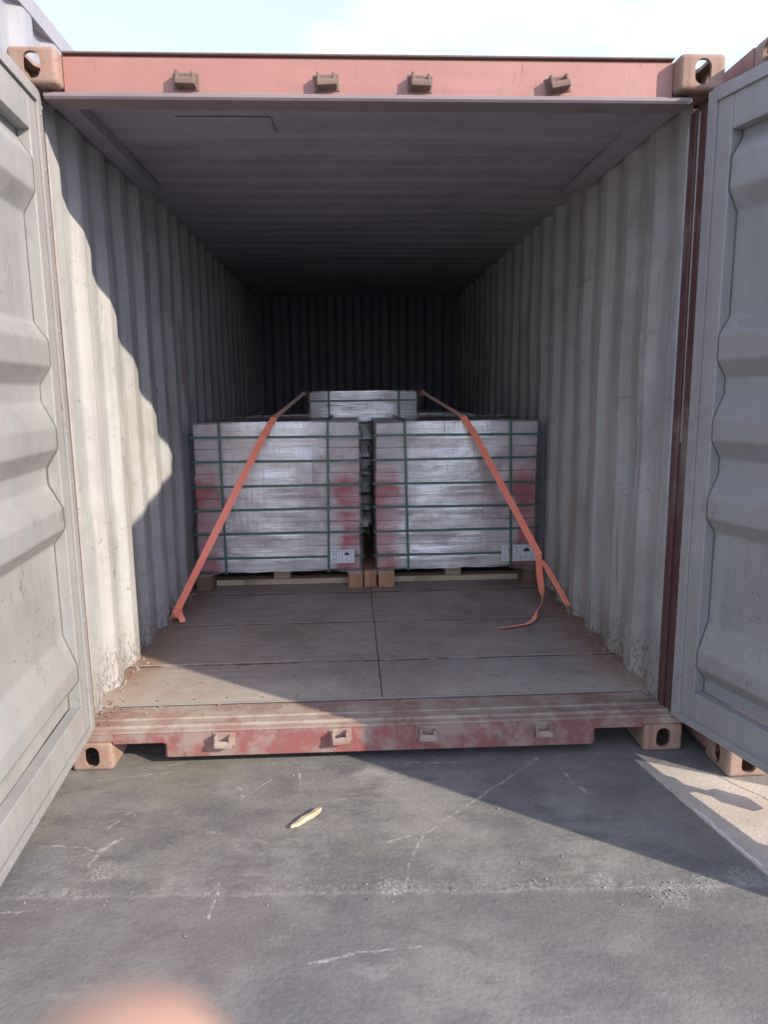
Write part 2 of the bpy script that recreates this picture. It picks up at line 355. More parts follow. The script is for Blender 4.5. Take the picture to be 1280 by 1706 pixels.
def corr(a0, a1, pitch, inner, slope, depth, phase=0., outer=None):
    """trapezoid wave points with depth 0 = inner flat, softened corners"""
    outer = outer or pitch-inner-2*slope
    pts = [(a0, 0)]; a = a0 + phase
    while a + inner < a1:
        e = slope*.12
        for p, d in ((a, 0), (a+inner-e, 0), (a+inner+e, depth*.09), (a+inner+slope-e, depth*.91), (a+inner+slope+e, depth), (a+inner+slope+outer-e, depth), (a+inner+slope+outer+e, depth*.91), (a+pitch-e, depth*.09)):
            if p > pts[-1][0]+.001 and p < a1-.002: pts.append((p, d))
        a += pitch
    pts.append((a1, pts[-1][1])); return pts
def tube(bm, a, b, r, n=12):
    a, b = Vector(a), Vector(b); d = (b-a).normalized(); u = d.orthogonal().normalized(); v = d.cross(u)
    R = [[bm.verts.new(p + r*(math.cos(t)*u+math.sin(t)*v)) for t in [2*math.pi*k/n for k in range(n)]] for p in (a, b)]
    for k in range(n): bm.faces.new((R[0][k], R[0][(k+1) % n], R[1][(k+1) % n], R[1][k]))
    bm.faces.new(R[0]); bm.faces.new(R[1][::-1])
def prism(bm, pts, x0, x1, axis='x'):
    """closed polygon pts (y,z) extruded along x"""
    A = [bm.verts.new((x0, p[0], p[1]) if axis == 'x' else (p[0], x0, p[1])) for p in pts]
    B = [bm.verts.new((x1, p[0], p[1]) if axis == 'x' else (p[0], x1, p[1])) for p in pts]
    k = len(pts)
    for i in range(k): bm.faces.new((A[i], A[(i+1) % k], B[(i+1) % k], B[i]))
    bm.faces.new(A); bm.faces.new(B[::-1])

def casting_mesh(sx, top, name, cw=.162, cdp=.178, ch=.118):
    """corner casting, front face at y=0, outer side on sx; hollow with slot holes"""
    tmp = []
    def tobj(bm):
        me = bpy.data.meshes.new('tmp'); bmesh.ops.recalc_face_normals(bm, faces=bm.faces[:]); bm.to_mesh(me); bm.free()
        o = bpy.data.objects.new('tmp', me); C.objects.link(o); tmp.append(o); return o
    bm = nb(); box(bm, 0, cw, 0, cdp, 0, ch)
    bmesh.ops.bevel(bm, geom=[e for e in bm.edges], offset=.016, segments=4, affect='EDGES', profile=.5)
    body = tobj(bm)
    bm = nb(); t = .013; box(bm, t, cw-t, t, cdp-t, t, ch-t); cuts = [tobj(bm)]
    def slot(cx, cz, wd, ht, axis):
        bm = nb(); r = wd/2; pts = []
        for k in range(24):
            a = 2*math.pi*k/24; pts.append((r*math.cos(a), (ht/2-r)*(1 if math.sin(a) >= 0 else -1)+r*math.sin(a)))
        A, B = [], []
        for (p, q) in pts:
            if axis == 'front': a1, b1 = (cx+p, -.05, cz+q), (cx+p, .03, cz+q)
            elif axis == 'side': a1, b1 = (-.05, cx+p, cz+q), (.03, cx+p, cz+q)
            else: a1, b1 = (cx+p, cz+q*1.2, ch-.03), (cx+p, cz+q*1.2, ch+.05)
            A.append(bm.verts.new(a1)); B.append(bm.verts.new(b1))
        for k in range(24): bm.faces.new((A[k], A[(k+1) % 24], B[(k+1) % 24], B[k]))
        bm.faces.new(A); bm.faces.new(B[::-1]); return tobj(bm)
    cuts += [slot(cw*.5, ch*.5, .058, .084, 'front'), slot(cdp*.5, ch*.5, .058, .082, 'side'), slot(cw*.45, cdp*.48, .064, .10, 'top')]
    for c_ in cuts:
        m = body.modifiers.new('b', 'BOOLEAN'); m.operation = 'DIFFERENCE'; m.solver = 'EXACT'; m.object = c_
    dg = bpy.context.evaluated_depsgraph_get(); dg.update()
    me = bpy.data.meshes.new_from_object(body.evaluated_get(dg)); me.name = name
    for o in tmp: bpy.data.objects.remove(o)
    # outer side is at local x=0
    for v in me.vertices:
        x, y, z = v.co
        if not top: z = ch - z
        if sx > 0: x = -x
        v.co = (x, y, z)
    if (sx > 0) != (not top): me.flip_normals()
    me.materials.clear(); return me
CAST = {(sx, tp): casting_mesh(sx, tp, 'corner_casting') for sx in (-1, 1) for tp in (True, False)}
def castings(parent, x0, x1, y0, y1, z1, mat):
    for (x, sx) in ((x0, -1), (x1, 1)):
        for tp in (False, True):
            for (y, back) in ((y0, False), (y1, True)):
                me = CAST[(sx, tp)].copy(); me.materials.append(M[mat])
                if back:
                    for v in me.vertices: v.co.y = -v.co.y
                    me.flip_normals()
                o = bpy.data.objects.new('corner_casting', me); C.objects.link(o)
                o.location = Vector((x, y, z1-.118 if tp else 0)) - parent.location; o.parent = parent

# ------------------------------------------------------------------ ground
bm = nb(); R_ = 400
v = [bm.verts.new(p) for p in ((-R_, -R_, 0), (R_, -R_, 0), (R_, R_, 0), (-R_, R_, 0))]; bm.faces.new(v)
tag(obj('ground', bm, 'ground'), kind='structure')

# ------------------------------------------------------------------ main container
W, LEN, H = 1.219, 5.94, 2.591
box_c = empty('shipping_container', (0, 0, 0), 'open red shipping container with grey inner walls and both end doors swung out', 'shipping container')
castings(box_c, -W, W, 0, LEN, H, 'casting')
ZF, ZC = .165, 2.54
def wav(p, amp=.003, sc=2.2):
    return amp*noise.noise(Vector(p)*sc)
for sx in (-1, 1):
    P = corr(.126, LEN-.17, .278, .070, .068, .031, .03)
    bm = nb()
    sheet(bm, P, (.10, 2.562), 26, lambda a, d, b: (sx*(1.165+d+wav((a, b, sx*3.), .010)+.016*max(0, noise.noise(Vector((a*1.7, b*1.5, sx*9)))-.35)), a, b))
    sw = obj('side_wall', bm, 'wall', box_c)
    if sx > 0:
        # faint stencilled characters stacked up the recess between two ribs
        for k, ch in enumerate("17970511"):
            cu = bpy.data.curves.new('stencil_character', 'FONT'); cu.body = ch; cu.size = .115; cu.align_x = 'CENTER'; cu.offset = -.0035
            cu.extrude = .0006; cu.resolution_u = 3
            t_ = bpy.data.objects.new('tmp', cu); C.objects.link(t_)
            dg = bpy.context.evaluated_depsgraph_get(); me = bpy.data.meshes.new_from_object(t_.evaluated_get(dg)); bpy.data.objects.remove(t_)
            me.materials.clear(); me.materials.append(M['stencil'])
            o = bpy.data.objects.new('stencil_character', me); C.objects.link(o)
            zc_ = 1.85-.118*k+.04
            xw = min(1.165+wav((.469, zc_+q_, 3.), .010)+.016*max(0, noise.noise(Vector((.469*1.7, (zc_+q_)*1.5, 9)))-.35) for q_ in (-.05, 0, .05))-.0015
            o.matrix_world = Matrix(((0, 0, -1, xw), (-.62, 0, 0, .469), (0, 1, 0, 1.85-.118*k), (0, 0, 0, 1)))
            o.parent = sw
    # rails
    bm = nb(); box(bm, sx*1.207, sx*1.218, .178, LEN-.178, 2.50, 2.588); box(bm, sx*1.150, sx*1.2065, .178, LEN-.178, 2.5655, 2.588); obj('top_side_rail', bm, 'red', box_c, bevel=.004)
    bm = nb(); box(bm, sx*1.207, sx*1.218, .178, LEN-.178, .03, .158); box(bm, sx*1.150, sx*1.2065, .178, LEN-.178, .03, .090); obj('bottom_side_rail', bm, 'red', box_c, bevel=.004)
    # inner roof ledge near the door with a stepped end
    bm = nb(); prism(bm, [(.14, 2.538), (.14, 2.49), (1.30, 2.49), (1.44, 2.515), (1.44, 2.538)], sx*1.164, sx*1.085)
    obj('roof_gusset', bm, 'roof', box_c, bevel=.003)
    # door end post: channel of three steps
    bm = nb()
    prism(bm, [(sx*1.218, .118), (sx*1.218, 2.472), (sx*1.188, 2.472), (sx*1.188, .118)], .012, .13, 'y')
    box(bm, sx*1.161, sx*1.19, .082, .128, .120, 2.44); box(bm, sx*1.168, sx*1.19, .022, .066, .120, 2.44); box(bm, sx*1.178, sx*1.19, .0661, .0819, .120, 2.44)
    obj('corner_post', bm, 'post', box_c, bevel=.004)
    bm = nb(); tube(bm, (sx*1.180, .045, .15), (sx*1.180, .045, 2.44), .007); obj('post_seal', bm, 'gasket_grey', box_c)
    bm = nb(); tube(bm, (sx*1.176, .074, 1.25), (sx*1.173, .074, 2.43), .006); obj('weather_strip', bm, 'gasket_grey', box_c)
    bm = nb(); box(bm, sx*1.157, sx*1.1655, .130, .150, 1.02, 2.40); obj('edge_strip', bm, 'wall', box_c, bevel=.003)
    bm = nb(); box(bm, sx*1.06, sx*1.218, LEN-.085, LEN-.01, .12, 2.47); obj('corner_post', bm, 'red', box_c)
    # lashing rings along the floor edge
    for yy in (1.30, 3.0, 4.6):
        bm = nb(); q = []
        for k in range(14):
            a = math.pi*k/13; q.append(Vector((sx*(1.150), yy+.026*math.cos(a), ZF+.004+.038*math.sin(a))))
        for a, b in zip(q[:-1], q[1:]): tube(bm, a, b, .0045, 8)
        obj('lashing_ring', bm, 'steel', box_c, smooth=True)
    # weld slag and dirt lip where wall meets floor
    bm = nb(); rr = random.Random(3+sx)
    for k in range(95):
        yy = .14+1.75*rr.random()**1.1; s = .003+.006*rr.random()**2
        bmesh.ops.create_icosphere(bm, subdivisions=1, radius=s, matrix=Matrix.Translation((sx*(1.150-.045*rr.random()**3), yy, ZF+s*.4)) @ Matrix.Diagonal((1, 1.6, .7, 1)))
    obj('floor_edge_dirt', bm, 'sill_top', box_c)['kind'] = 'stuff'
# end wall
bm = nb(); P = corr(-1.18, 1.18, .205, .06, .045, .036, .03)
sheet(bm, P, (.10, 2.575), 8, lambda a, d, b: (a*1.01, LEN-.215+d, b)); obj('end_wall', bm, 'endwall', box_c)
bm = nb(); box(bm, -1.05, 1.05, LEN-.085, LEN-.02, 2.45, 2.588); obj('end_header', bm, 'red', box_c)
bm = nb(); box(bm, -1.05, 1.05, LEN-.085, LEN-.02, .03, .16); obj('end_sill', bm, 'red', box_c)
# roof
bm = nb(); P = [(.14, 0), (.46, 0)] + [(a, d) for a, d in corr(.50, LEN-.06, .209, .085, .03, .0045)]
sheet(bm, P, (-1.206, 1.206), 22, lambda a, d, b: (b, a, ZC+d+.012*noise.noise(Vector((b*1.1, a*2.2, 0)))+.004*(1-abs(b)))); obj('roof', bm, 'roof', box_c)
bm = nb(); box(bm, -.78, -.40, .46, .645, ZC-.0028, ZC-.001); obj('roof_patch', bm, 'roof', box_c, bevel=.002)
# header
bm = nb()
prism(bm, [(.052, 2.462), (.052, 2.574), (.064, 2.588), (.15, 2.588), (.15, 2.53), (.12, 2.53), (.066, 2.462)], -1.056, 1.056)
obj('door_header', bm, 'header', box_c, bevel=.003)
bm = nb(); prism(bm, [(.030, 2.448), (.030, 2.458), (.034, 2.4615), (.120, 2.4615), (.120, 2.529), (.128, 2.529), (.128, 2.441), (.036, 2.441)], -1.120, 1.120)
obj('header_flange', bm, 'flange', box_c, bevel=.002)
bm = nb(); box(bm, -1.056, 1.056, .046, .070, 2.5885, 2.594); obj('header_cap', bm, 'keeper', box_c, bevel=.001)
# sill
bm = nb()
outl = [(-1.057, .107), (-.862, .107), (-.850, .100), (-.850, .046), (.850, .040), (.850, .098), (.862, .107), (1.057, .107), (1.057, .156), (-1.057, .156)]
A = [bm.verts.new((x, .004, z)) for x, z in outl]; B = [bm.verts.new((x, .012, z)) for x, z in outl]
k = len(outl)
for i in range(k): bm.faces.new((A[i], A[(i+1) % k], B[(i+1) % k], B[i]))
bm.faces.new(A); bm.faces.new(B[::-1])
for s in (-1, 1): box(bm, s*.8505, s*.858, .0125, .22, .044, .150)
obj('door_sill', bm, 'sill', box_c, bevel=.003)
bm = nb()
prism(bm, [(.001, .150), (.001, .158), (.030, .1595), (.034, .168), (.046, .168), (.050, .1595), (.098, .1595), (.102, .165), (.112, .165), (.116, .160), (.226, .160), (.226, .150)], -1.186, 1.186)
box(bm, -1.217, -1.055, .004, .18, .119, .149); box(bm, 1.055, 1.217, .004, .18, .119, .149)
obj('sill_plate', bm, 'sill_top', box_c, bevel=.002)
bm = nb(); rr = random.Random(11)
for k in range(110):
    s = .002+.004*rr.random()**2; xx = rr.uniform(-1.12, 1.12); yy = .02+.2*rr.random()
    if rr.random() < .4: xx = math.copysign(1.12-.3*rr.random()**2, xx)
    bmesh.ops.create_icosphere(bm, subdivisions=1, radius=s, matrix=Matrix.Translation((xx, yy, .163+s*.3)) @ Matrix.Diagonal((1.4, 1, .6, 1)))
obj('sill_grit', bm, 'sill_top', box_c)['kind'] = 'stuff'
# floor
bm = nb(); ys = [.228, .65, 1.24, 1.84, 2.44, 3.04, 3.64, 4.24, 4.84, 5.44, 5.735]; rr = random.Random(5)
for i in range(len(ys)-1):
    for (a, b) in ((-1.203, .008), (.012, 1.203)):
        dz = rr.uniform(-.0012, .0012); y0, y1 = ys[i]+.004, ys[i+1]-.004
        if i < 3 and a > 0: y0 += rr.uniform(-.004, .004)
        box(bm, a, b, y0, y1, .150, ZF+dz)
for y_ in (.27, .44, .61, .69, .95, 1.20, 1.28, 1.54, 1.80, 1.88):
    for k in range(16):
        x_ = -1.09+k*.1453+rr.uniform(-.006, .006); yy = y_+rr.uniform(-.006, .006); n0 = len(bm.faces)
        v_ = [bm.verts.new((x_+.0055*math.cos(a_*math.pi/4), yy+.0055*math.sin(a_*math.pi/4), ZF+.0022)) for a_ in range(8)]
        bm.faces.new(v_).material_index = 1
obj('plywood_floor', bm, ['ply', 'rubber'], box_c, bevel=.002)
bm = nb(); box(bm, -1.17, 1.17, .23, 5.75, .142, .149)
for k in range(19): box(bm, -1.17, 1.17, .34+k*.3, .38+k*.3, .03, .1415)
obj('floor_frame', bm, 'post', box_c)
bm = nb(); box(bm, -1.10, 1.09, .214, .2275, .1665, .1705); obj('threshold_strip', bm, 'gasket_grey', box_c)
# locking cam keepers
def keeper(x, y, z, up, mat, tilt):
    bm = nb()
    box(bm, x-.034, x-.024, y-.036, y, z-.020, z+.024); box(bm, x+.020, x+.030, y-.036, y, z-.020, z+.020)
    prism(bm, [(y-.042, z-.022), (y-.042, z-.006), (y-.030, z+.004), (y-.022, z-.012), (y, z-.012), (y, z-.026)], x-.034, x+.034)
    box(bm, x-.045, x+.042, y-.004, y+.002, z-.030, z+.026)
    bmesh.ops.rotate(bm, verts=bm.verts[:], cent=(x, y, z), matrix=Matrix.Rotation(tilt, 3, 'Y'))
    obj('cam_keeper', bm, mat, box_c, bevel=.003)
for x, t in ((-.642, .03), (-.164, -.05), (.16, .04), (.643, -.18)): keeper(x, .052, 2.505, 1, 'keeper', t)
for x, t in ((-.624, .05), (-.166, -.1), (.177, .1), (.640, 0)): keeper(x, .004, .118, 0, 'sill_top', t)

# doors ---------------------------------------------------------------
DP = [(2.315, .045), (2.29, .045), (2.225, .003), (2.12, .003), (2.05, .045), (1.70, .045), (1.638, .003), (1.552, .003), (1.488, .045), (1.43, .045), (1.342, .003), (1.267, .003),
      (1.20, .045), (1.142, .045), (1.057, .003), (.98, .003), (.925, .045), (.58, .045), (.465, .003), (.402, .003), (.350, .045), (.295, .045)]
def soft(pts, e=.007):
    o = [pts[0]]
    for a, b, c in zip(pts[:-2], pts[1:-1], pts[2:]):
        A, B, D = Vector(a), Vector(b), Vector(c)
        o += [tuple(B+(A-B).normalized()*e), tuple(B*.5+(B+(A-B).normalized()*e)*.25+(B+(D-B).normalized()*e)*.25), tuple(B+(D-B).normalized()*e)]
    return o+[pts[-1]]
DP = soft(DP)
def door(origin, ud, side):
    """u axis along the door away from the hinge, inner face at local y=0, outward = +y local"""
    ud = Vector((ud[0], ud[1], 0)).normalized(); outn = Vector((side, 0, 0)); outn = (outn - outn.dot(ud)*ud).normalized()
    mw = Matrix(((ud.x, outn.x, 0, origin[0]), (ud.y, outn.y, 0, origin[1]), (0, 0, 1, 0), (0, 0, 0, 1)))
    DW, z0, z1 = 1.165, .152, 2.474
    bm = nb()
    box(bm, .002, .100, 0, .047, z0, z1); box(bm, DW-.09, DW, 0, .047, z0, z1)
    box(bm, .1003, DW-.0903, 0, .045, 2.312, z1-.002); box(bm, .1003, DW-.0903, 0, .045, z0+.001, .295)
    fr = obj('door', bm, 'door', box_c, bevel=.004); fr.matrix_local = mw
    bm = nb(); sheet(bm, DP, (.1, DW-.0905), 12, lambda a, d, b: (b, d+.004*noise.noise(Vector((b*2, a*3, side))), a), .002)
    p = obj('door_panel', bm, 'door', fr)
    bm = nb()
    box(bm, -.006, .034, -.010, -.0005, z0+.01, z1-.01)
    box(bm, .0345, DW-.03, -.010, -.0005, z1-.050, z1-.010); box(bm, .0345, DW-.03, -.009, -.0005, z0+.004, z0+.034)
    box(bm, DW-.0295, DW+.006, -.010, -.0005, z0+.01, z1-.01)
    for k in range(13):
        zq = z0+.10+k*.178; tube(bm, (.014, -.0125, zq), (.014, -.009, zq), .006, 8)
    for k in range(6):
        tube(bm, (.14+k*.17, -.0115, z0+.019), (.14+k*.17, -.008, z0+.019), .006, 8)
    obj('door_gasket', bm, 'door', fr, bevel=.0015)
    bm = nb(); box(bm, -.008, -.0065, -.006, .03, z0+.01, z1-.01); obj('gasket_lip', bm, 'rubber', fr)
    bm = nb(); prev = None
    for (zq, dq) in DP:
        cur = [bm.verts.new(v_) for v_ in ((.1002, dq-.003, zq), (.1052, dq-.003, zq), (.1052, dq+.001, zq), (.1002, dq+.001, zq))]
        if prev:
            for k in range(4): bm.faces.new((prev[k], prev[(k+1) % 4], cur[(k+1) % 4], cur[k]))
        prev = cur
    obj('panel_seam', bm, 'rubber', fr)
    for u in (.50, .93):
        bm = nb(); tube(bm, (u, .082, .10), (u, .082, 2.50), .0165, 14)
        box(bm, u-.045, u+.030, .058, .106, .062, .118); box(bm, u-.045, u+.030, .058, .106, 2.48, 2.53)
        for zz in (.20, .75, 1.5, 2.1, 2.40): box(bm, u-.05, u+.05, .0525, .10, zz-.02, zz+.02)
        obj('locking_bar', bm, 'galv', fr, bevel=.002)
    bm = nb(); box(bm, .50, .93, .100, .112, .98, 1.01); obj('door_handle', bm, 'galv', fr, bevel=.002)
    for zz in (.35, 1.0, 1.65, 2.25):
        bm = nb(); tube(bm, (-.012, .040, zz-.06), (-.012, .040, zz+.06), .013, 12); box(bm, -.012, .06, .0525, .062, zz-.05, zz+.05)
        obj('door_hinge', bm, 'casting', fr, bevel=.002)
door((-1.143, .040), (.075, -1), -1)
door((1.172, -.004), (.285, -1), 1)

# ------------------------------------------------------------------ neighbouring containers
def neighbour(name, label, x0, x1, y0, y1, h, mat, cmat, seed):
    r = empty(name, ((x0+x1)/2, y0, 0), label, 'shipping container')
    base = r.location
    castings(r, x0, x1, y0, y1, h, cmat)
    def o(nm, bm, m, bv=.004):
        for v in bm.verts: v.co -= base
        return obj(nm, bm, m, r, bevel=bv)
    for (xs, s) in ((x0, -1), (x1, 1)):
        P = corr(y0+.16, y1-.16, .278, .070, .068, .036, .02)
        bm = nb(); sheet(bm, P, (.14, h-.06), 6, lambda a, d, b: (xs-s*(.044-d), a, b)); o('side_wall', bm, mat, 0)
        bm = nb(); box(bm, xs-s*.055, xs-s*.001, y0+.178, y1-.178, h-.075, h-.003); o('top_side_rail', bm, mat)
        bm = nb(); box(bm, xs-s*.055, xs-s*.001, y0+.178, y1-.178, .03, .16); o('bottom_side_rail', bm, mat)
        for (ya, yb) in ((y0+.004, y0+.15), (y1-.15, y1-.004)):
            bm = nb(); box(bm, xs-s*.004, xs-s*.11, ya, yb, .118, h-.118); o('corner_post', bm, mat)
    bm = nb(); P = corr(y0+.1, y1-.1, .209, .085, .03, .018); sheet(bm, P, (x0+.05, x1-.05), 4, lambda a, d, b: (b, a, h-.03+d-.018)); o('roof', bm, mat, 0)
    bm = nb(); box(bm, x0+.165, x1-.165, y0+.04, y0+.12, h-.13, h-.004); o('door_header', bm, mat)
    bm = nb(); box(bm, x0+.165, x1-.165, y0+.01, y0+.12, .03, .15); o('door_sill', bm, mat)
    xm = (x0+x1)/2
    for (a, b) in ((x0+.115, xm-.006), (xm+.006, x1-.115)):
        bm = nb(); P = corr(.30, h-.29, .40, .10, .06, .036, .05)
        sheet(bm, P, (a+.08, b-.08), 2, lambda q, d, u: (u, y0+.03+.036-d, q))
        box(bm, a, a+.08, y0+.03, y0+.075, .155, h-.14); box(bm, b-.08, b, y0+.03, y0+.075, .155, h-.14)
        box(bm, a+.081, b-.081, y0+.031, y0+.074, .156, .30); box(bm, a+.081, b-.081, y0+.031, y0+.074, h-.29, h-.141)
        d_ = o('door', bm, mat, 0)
        for u in (a+.3, b-.3):
            bm = nb(); tube(bm, (u, y0+.005, .12), (u, y0+.005, h-.12), .0165)
            for v in bm.verts: v.co -= base
            obj('locking_bar', bm, 'galv', d_)
    bm = nb(); sheet(bm, corr(x0+.1, x1-.1, .21, .06, .045, .036, .02), (.12, h-.05), 2, lambda a, d, b: (a, y1-.09+d, b)); o('end_wall', bm, mat, 0)
    bm = nb(); box(bm, x0+.06, x1-.06, y0+.13, y1-.1, .12, .15); o('floor', bm, mat, 0)
    return r
neighbour('shipping_container', 'tall pale grey shipping container close beside the left open door', -3.712, -1.274, -.55, 5.5, 2.935, 'nb_grey', 'nb_grey', 1)
neighbour('shipping_container', 'rusty brown shipping container just behind the right open door, its lower casting in sunlight', 1.292, 3.730, -.213, 5.845, 2.598, 'nb_red', 'casting', 2)

# ------------------------------------------------------------------ pallet loads
def pallet_load(cx, y0, wd, dp, z_top, label, seed, label_pos=None, sheet_pos=None, stringers=True, vs=None, lsc=1.):
    rr = random.Random(seed)
    r = empty('pallet_load', (cx, y0, ZF+.001), label, 'pallet load', 'strapped pallet loads in the container')
    hw = wd/2; b0 = .128; top = z_top-ZF
    pw = obj_w = None
    # timber base: three bearers run front to back, a low board crosses between them
    bm = nb(); box(bm, -hw+.02, hw-.02, .10, dp-.02, .112, b0-.001)
    for s in (0, 1): box(bm, -hw+.10, hw-.10, .135+s*(dp-.3), .155+s*(dp-.3)+.08, .001, .040+.004*s)
    wp = obj('wooden_pallet', bm, 'wood_pale', r, bevel=.003)
    if stringers:
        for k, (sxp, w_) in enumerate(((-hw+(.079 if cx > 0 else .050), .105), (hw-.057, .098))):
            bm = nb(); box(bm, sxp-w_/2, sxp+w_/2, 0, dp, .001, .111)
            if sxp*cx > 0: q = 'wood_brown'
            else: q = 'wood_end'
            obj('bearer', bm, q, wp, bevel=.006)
        bm = nb(); box(bm, -.06, .05, .137, dp-.02, .0415, .111); obj('bearer', bm, 'wood_pale', wp, bevel=.004)
    else:
        for sxp in (-hw+.05, 0, hw-.05):
            bm = nb(); box(bm, sxp-.05, sxp+.05, .0, dp, .001, .111); obj('bearer', bm, 'wood_end', wp, bevel=.004)
    # cartons: layers with slightly different overhang
    nl = max(3, round((top-b0)/.155)); lh = (top-.012-b0)/nl
    bm = nb(); ncx, ncy = 3, 3
    for l in range(nl):
        ox, oy = rr.uniform(-.005, .005), rr.uniform(-.004, .004)
        for i in range(ncx):
            for j in range(ncy):
                if 0 < i < ncx-1 and 0 < j < ncy-1: continue
                a0, a1 = -hw+.02+(wd-.04)*i/ncx, -hw+.02+(wd-.04)*(i+1)/ncx
                c0, c1 = .03+(dp-.06)*j/ncy, .03+(dp-.06)*(j+1)/ncy
                jj = rr.uniform(-.003, .003)
                box(bm, a0+.001+ox, a1-.001+ox, c0+.001+oy+jj, c1-.001+oy+jj, b0+l*lh+.0015, b0+(l+1)*lh-.0015)
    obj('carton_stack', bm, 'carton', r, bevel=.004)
    # film: wrinkled skin all round and over the top
    bm = nb(); nz_ = 96
    ring = []
    rc = .028
    cor = [(-hw, 0), (hw, 0), (hw, dp), (-hw, dp)]
    loop = []
    for k in range(4):
        a = Vector(cor[k]); b = Vector(cor[(k+1) % 4]); d = (b-a).normalized(); m_ = 38
        L_ = (b-a).length
        for j in range(m_): loop.append(a+d*(rc+(L_-2*rc)*j/(m_-1)))
        ctr = b-d*rc+Vector((-d.y, d.x))*rc; a0 = math.atan2(-d.x, d.y)
        nr = Vector((d.y, -d.x))
        for t in (.25, .5, .75):
            an = t*math.pi/2; loop.append(ctr+(nr*math.cos(an)+d*math.sin(an))*rc)
    rows = []
    for i in range(nz_+1):
        t = i/nz_; row = []
        for p in loop:
            zb = b0-.012
            # film sags between straps at the bottom, gathered up where the straps pull
            e = abs(p.x)/hw
            zb += .010-.040*max(0, (e-.66)/.34)+.012*noise.noise(Vector((p.x*9, p.y*9, seed)))
            z = zb+(top-zb)*t
            nrm = Vector((p.x*abs(p.x/hw)**6, (p.y-dp/2)*abs((p.y-dp/2)/(dp/2))**6)).normalized() if True else 0
            f = .0011*noise.noise(Vector((p.x*1.6+seed, p.y*1.6, z*26)))+.005*noise.noise(Vector((p.x*4+seed, p.y*4, z*8)))
            lf = ((z-b0)/lh) % 1.0
            f -= .0009*math.exp(-((min(lf, 1-lf))/.10)**2)
            li = math.floor((z-b0)/lh)
            for (xc_, wf, am) in ((hw*.80, .055, 1), (-hw*.62, .06, .6), (hw*.1, .16, .35)):
                aa = am*(.35+.65*abs(math.sin(li*2.1+seed+xc_*9))); zz_ = (lf-.42)/.16
                if -1 < zz_ < 1: f += .010*aa*math.exp(-((p.x-xc_)/wf)**2)*(1-zz_*zz_)*(1 if zz_ > 0 else 1+zz_*.4)
            q = p+nrm*(f+.001)
            row.append(bm.verts.new((q.x, q.y, z)))
        rows.append(row)
    NL = len(loop)
    for i in range(nz_):
        for k in range(NL): bm.faces.new((rows[i][k], rows[i][(k+1) % NL], rows[i+1][(k+1) % NL], rows[i+1][k]))
    # top skin
    g = [[bm.verts.new((-hw+.004+(wd-.008)*i/14, .004+(dp-.008)*j/14, top+.0015+.004*noise.noise(Vector((i*.7, j*.7, seed))))) for j in range(15)] for i in range(15)]
    for i in range(14):
        for j in range(14): bm.faces.new((g[i][j], g[i+1][j], g[i+1][j+1], g[i][j+1]))
    obj('stretch_film', bm, 'film', r, smooth=True)
    # straps
    for z in [zz-ZF for zz in vs[0]]:
        bm = nb(); e = .0065; s_ = .008
        tl = rr.uniform(-.006, .006)
        def ringp(e): return [(-hw-e, -e), (hw+e, -e), (hw+e, dp+e), (-hw-e, dp+e)]
        A = []; 
        for e_ in (e, e+.0015):
            lp = []
            for (x, y), (cx_, cy_) in zip(ringp(e_), ((1, 1), (-1, 1), (-1, -1), (1, -1))):
                c8 = .022
                lp += [(x, y+cy_*c8), (x+cx_*c8*.3, y+cy_*c8*.3), (x+cx_*c8, y)] if cx_*cy_ > 0 else [(x+cx_*c8, y), (x+cx_*c8*.3, y+cy_*c8*.3), (x, y+cy_*c8)]
            A.append([[bm.verts.new((x, y, z+dz+tl*x)) for (x, y) in lp] for dz in (-s_, s_)])
        k2 = 12
        for q in range(k2):
            w2 = (q+1) % k2
            bm.faces.new((A[0][0][q], A[0][0][w2], A[0][1][w2], A[0][1][q])); bm.faces.new((A[1][0][q], A[1][1][q], A[1][1][w2], A[1][0][w2]))
            bm.faces.new((A[0][0][q], A[1][0][q], A[1][0][w2], A[0][0][w2])); bm.faces.new((A[0][1][q], A[0][1][w2], A[1][1][w2], A[1][1][q]))
        obj('strap', bm, 'green_strap', r)
    for xt, xbm in vs[1]:
        bm = nb(); e = .0145; s_ = .008
        def col(x, y, z, x2): return (x, y, z)
        path = [(-.0145+.004, .118), (-e, .14), (-e, top-.012), (-e+.006, top+.005), (0.02, top+.008), (dp-.02, top+.008), (dp+e, top-.01), (dp+e, .14), (dp-.02, .110), (.12, .110)]
        def xx(z): return xbm+(xt-xbm)*max(0, min(1, (z-.12)/(top-.12)))
        for (a, b) in zip(path[:-1], path[1:]):
            v = []
            for (p, q) in (a, b):
                for dx in (-s_, s_): v.append(bm.verts.new((xx(q)+dx, p, q)))
            bm.faces.new((v[0], v[1], v[3], v[2]))
        o = obj('strap', bm, 'green_strap', r); m = o.modifiers.new('s', 'SOLIDIFY'); m.thickness = .0015; m.offset = 0
    if sheet_pos:
        x0, x1, z0, z1 = sheet_pos
        bm = nb(); box(bm, x0-cx, x1-cx, .0060, .0075, z0-ZF, z1-ZF); obj('document_sheet', bm, 'sheet', r)
    if label_pos:
        x0, x1, z0, z1 = [label_pos[0]-cx, label_pos[1]-cx, label_pos[2]-ZF, label_pos[3]-ZF]
        yy = -.0095
        bm = nb(); box(bm, x0, x1, yy, yy+.001, z0, z1); lab = obj('shipping_label', bm, 'paper', r)
        bm = nb(); yy -= .0003; wd_, h_ = x1-x0, z1-z0
        def fr(a0, a1, c0, c1, t=.0022):
            for q in ((a0, a1, c0, c0+t), (a0, a1, c1-t, c1), (a0, a0+t, c0+t, c1-t), (a1-t, a1, c0+t, c1-t)): box(bm, q[0], q[1], yy-.0003, yy, q[2], q[3])
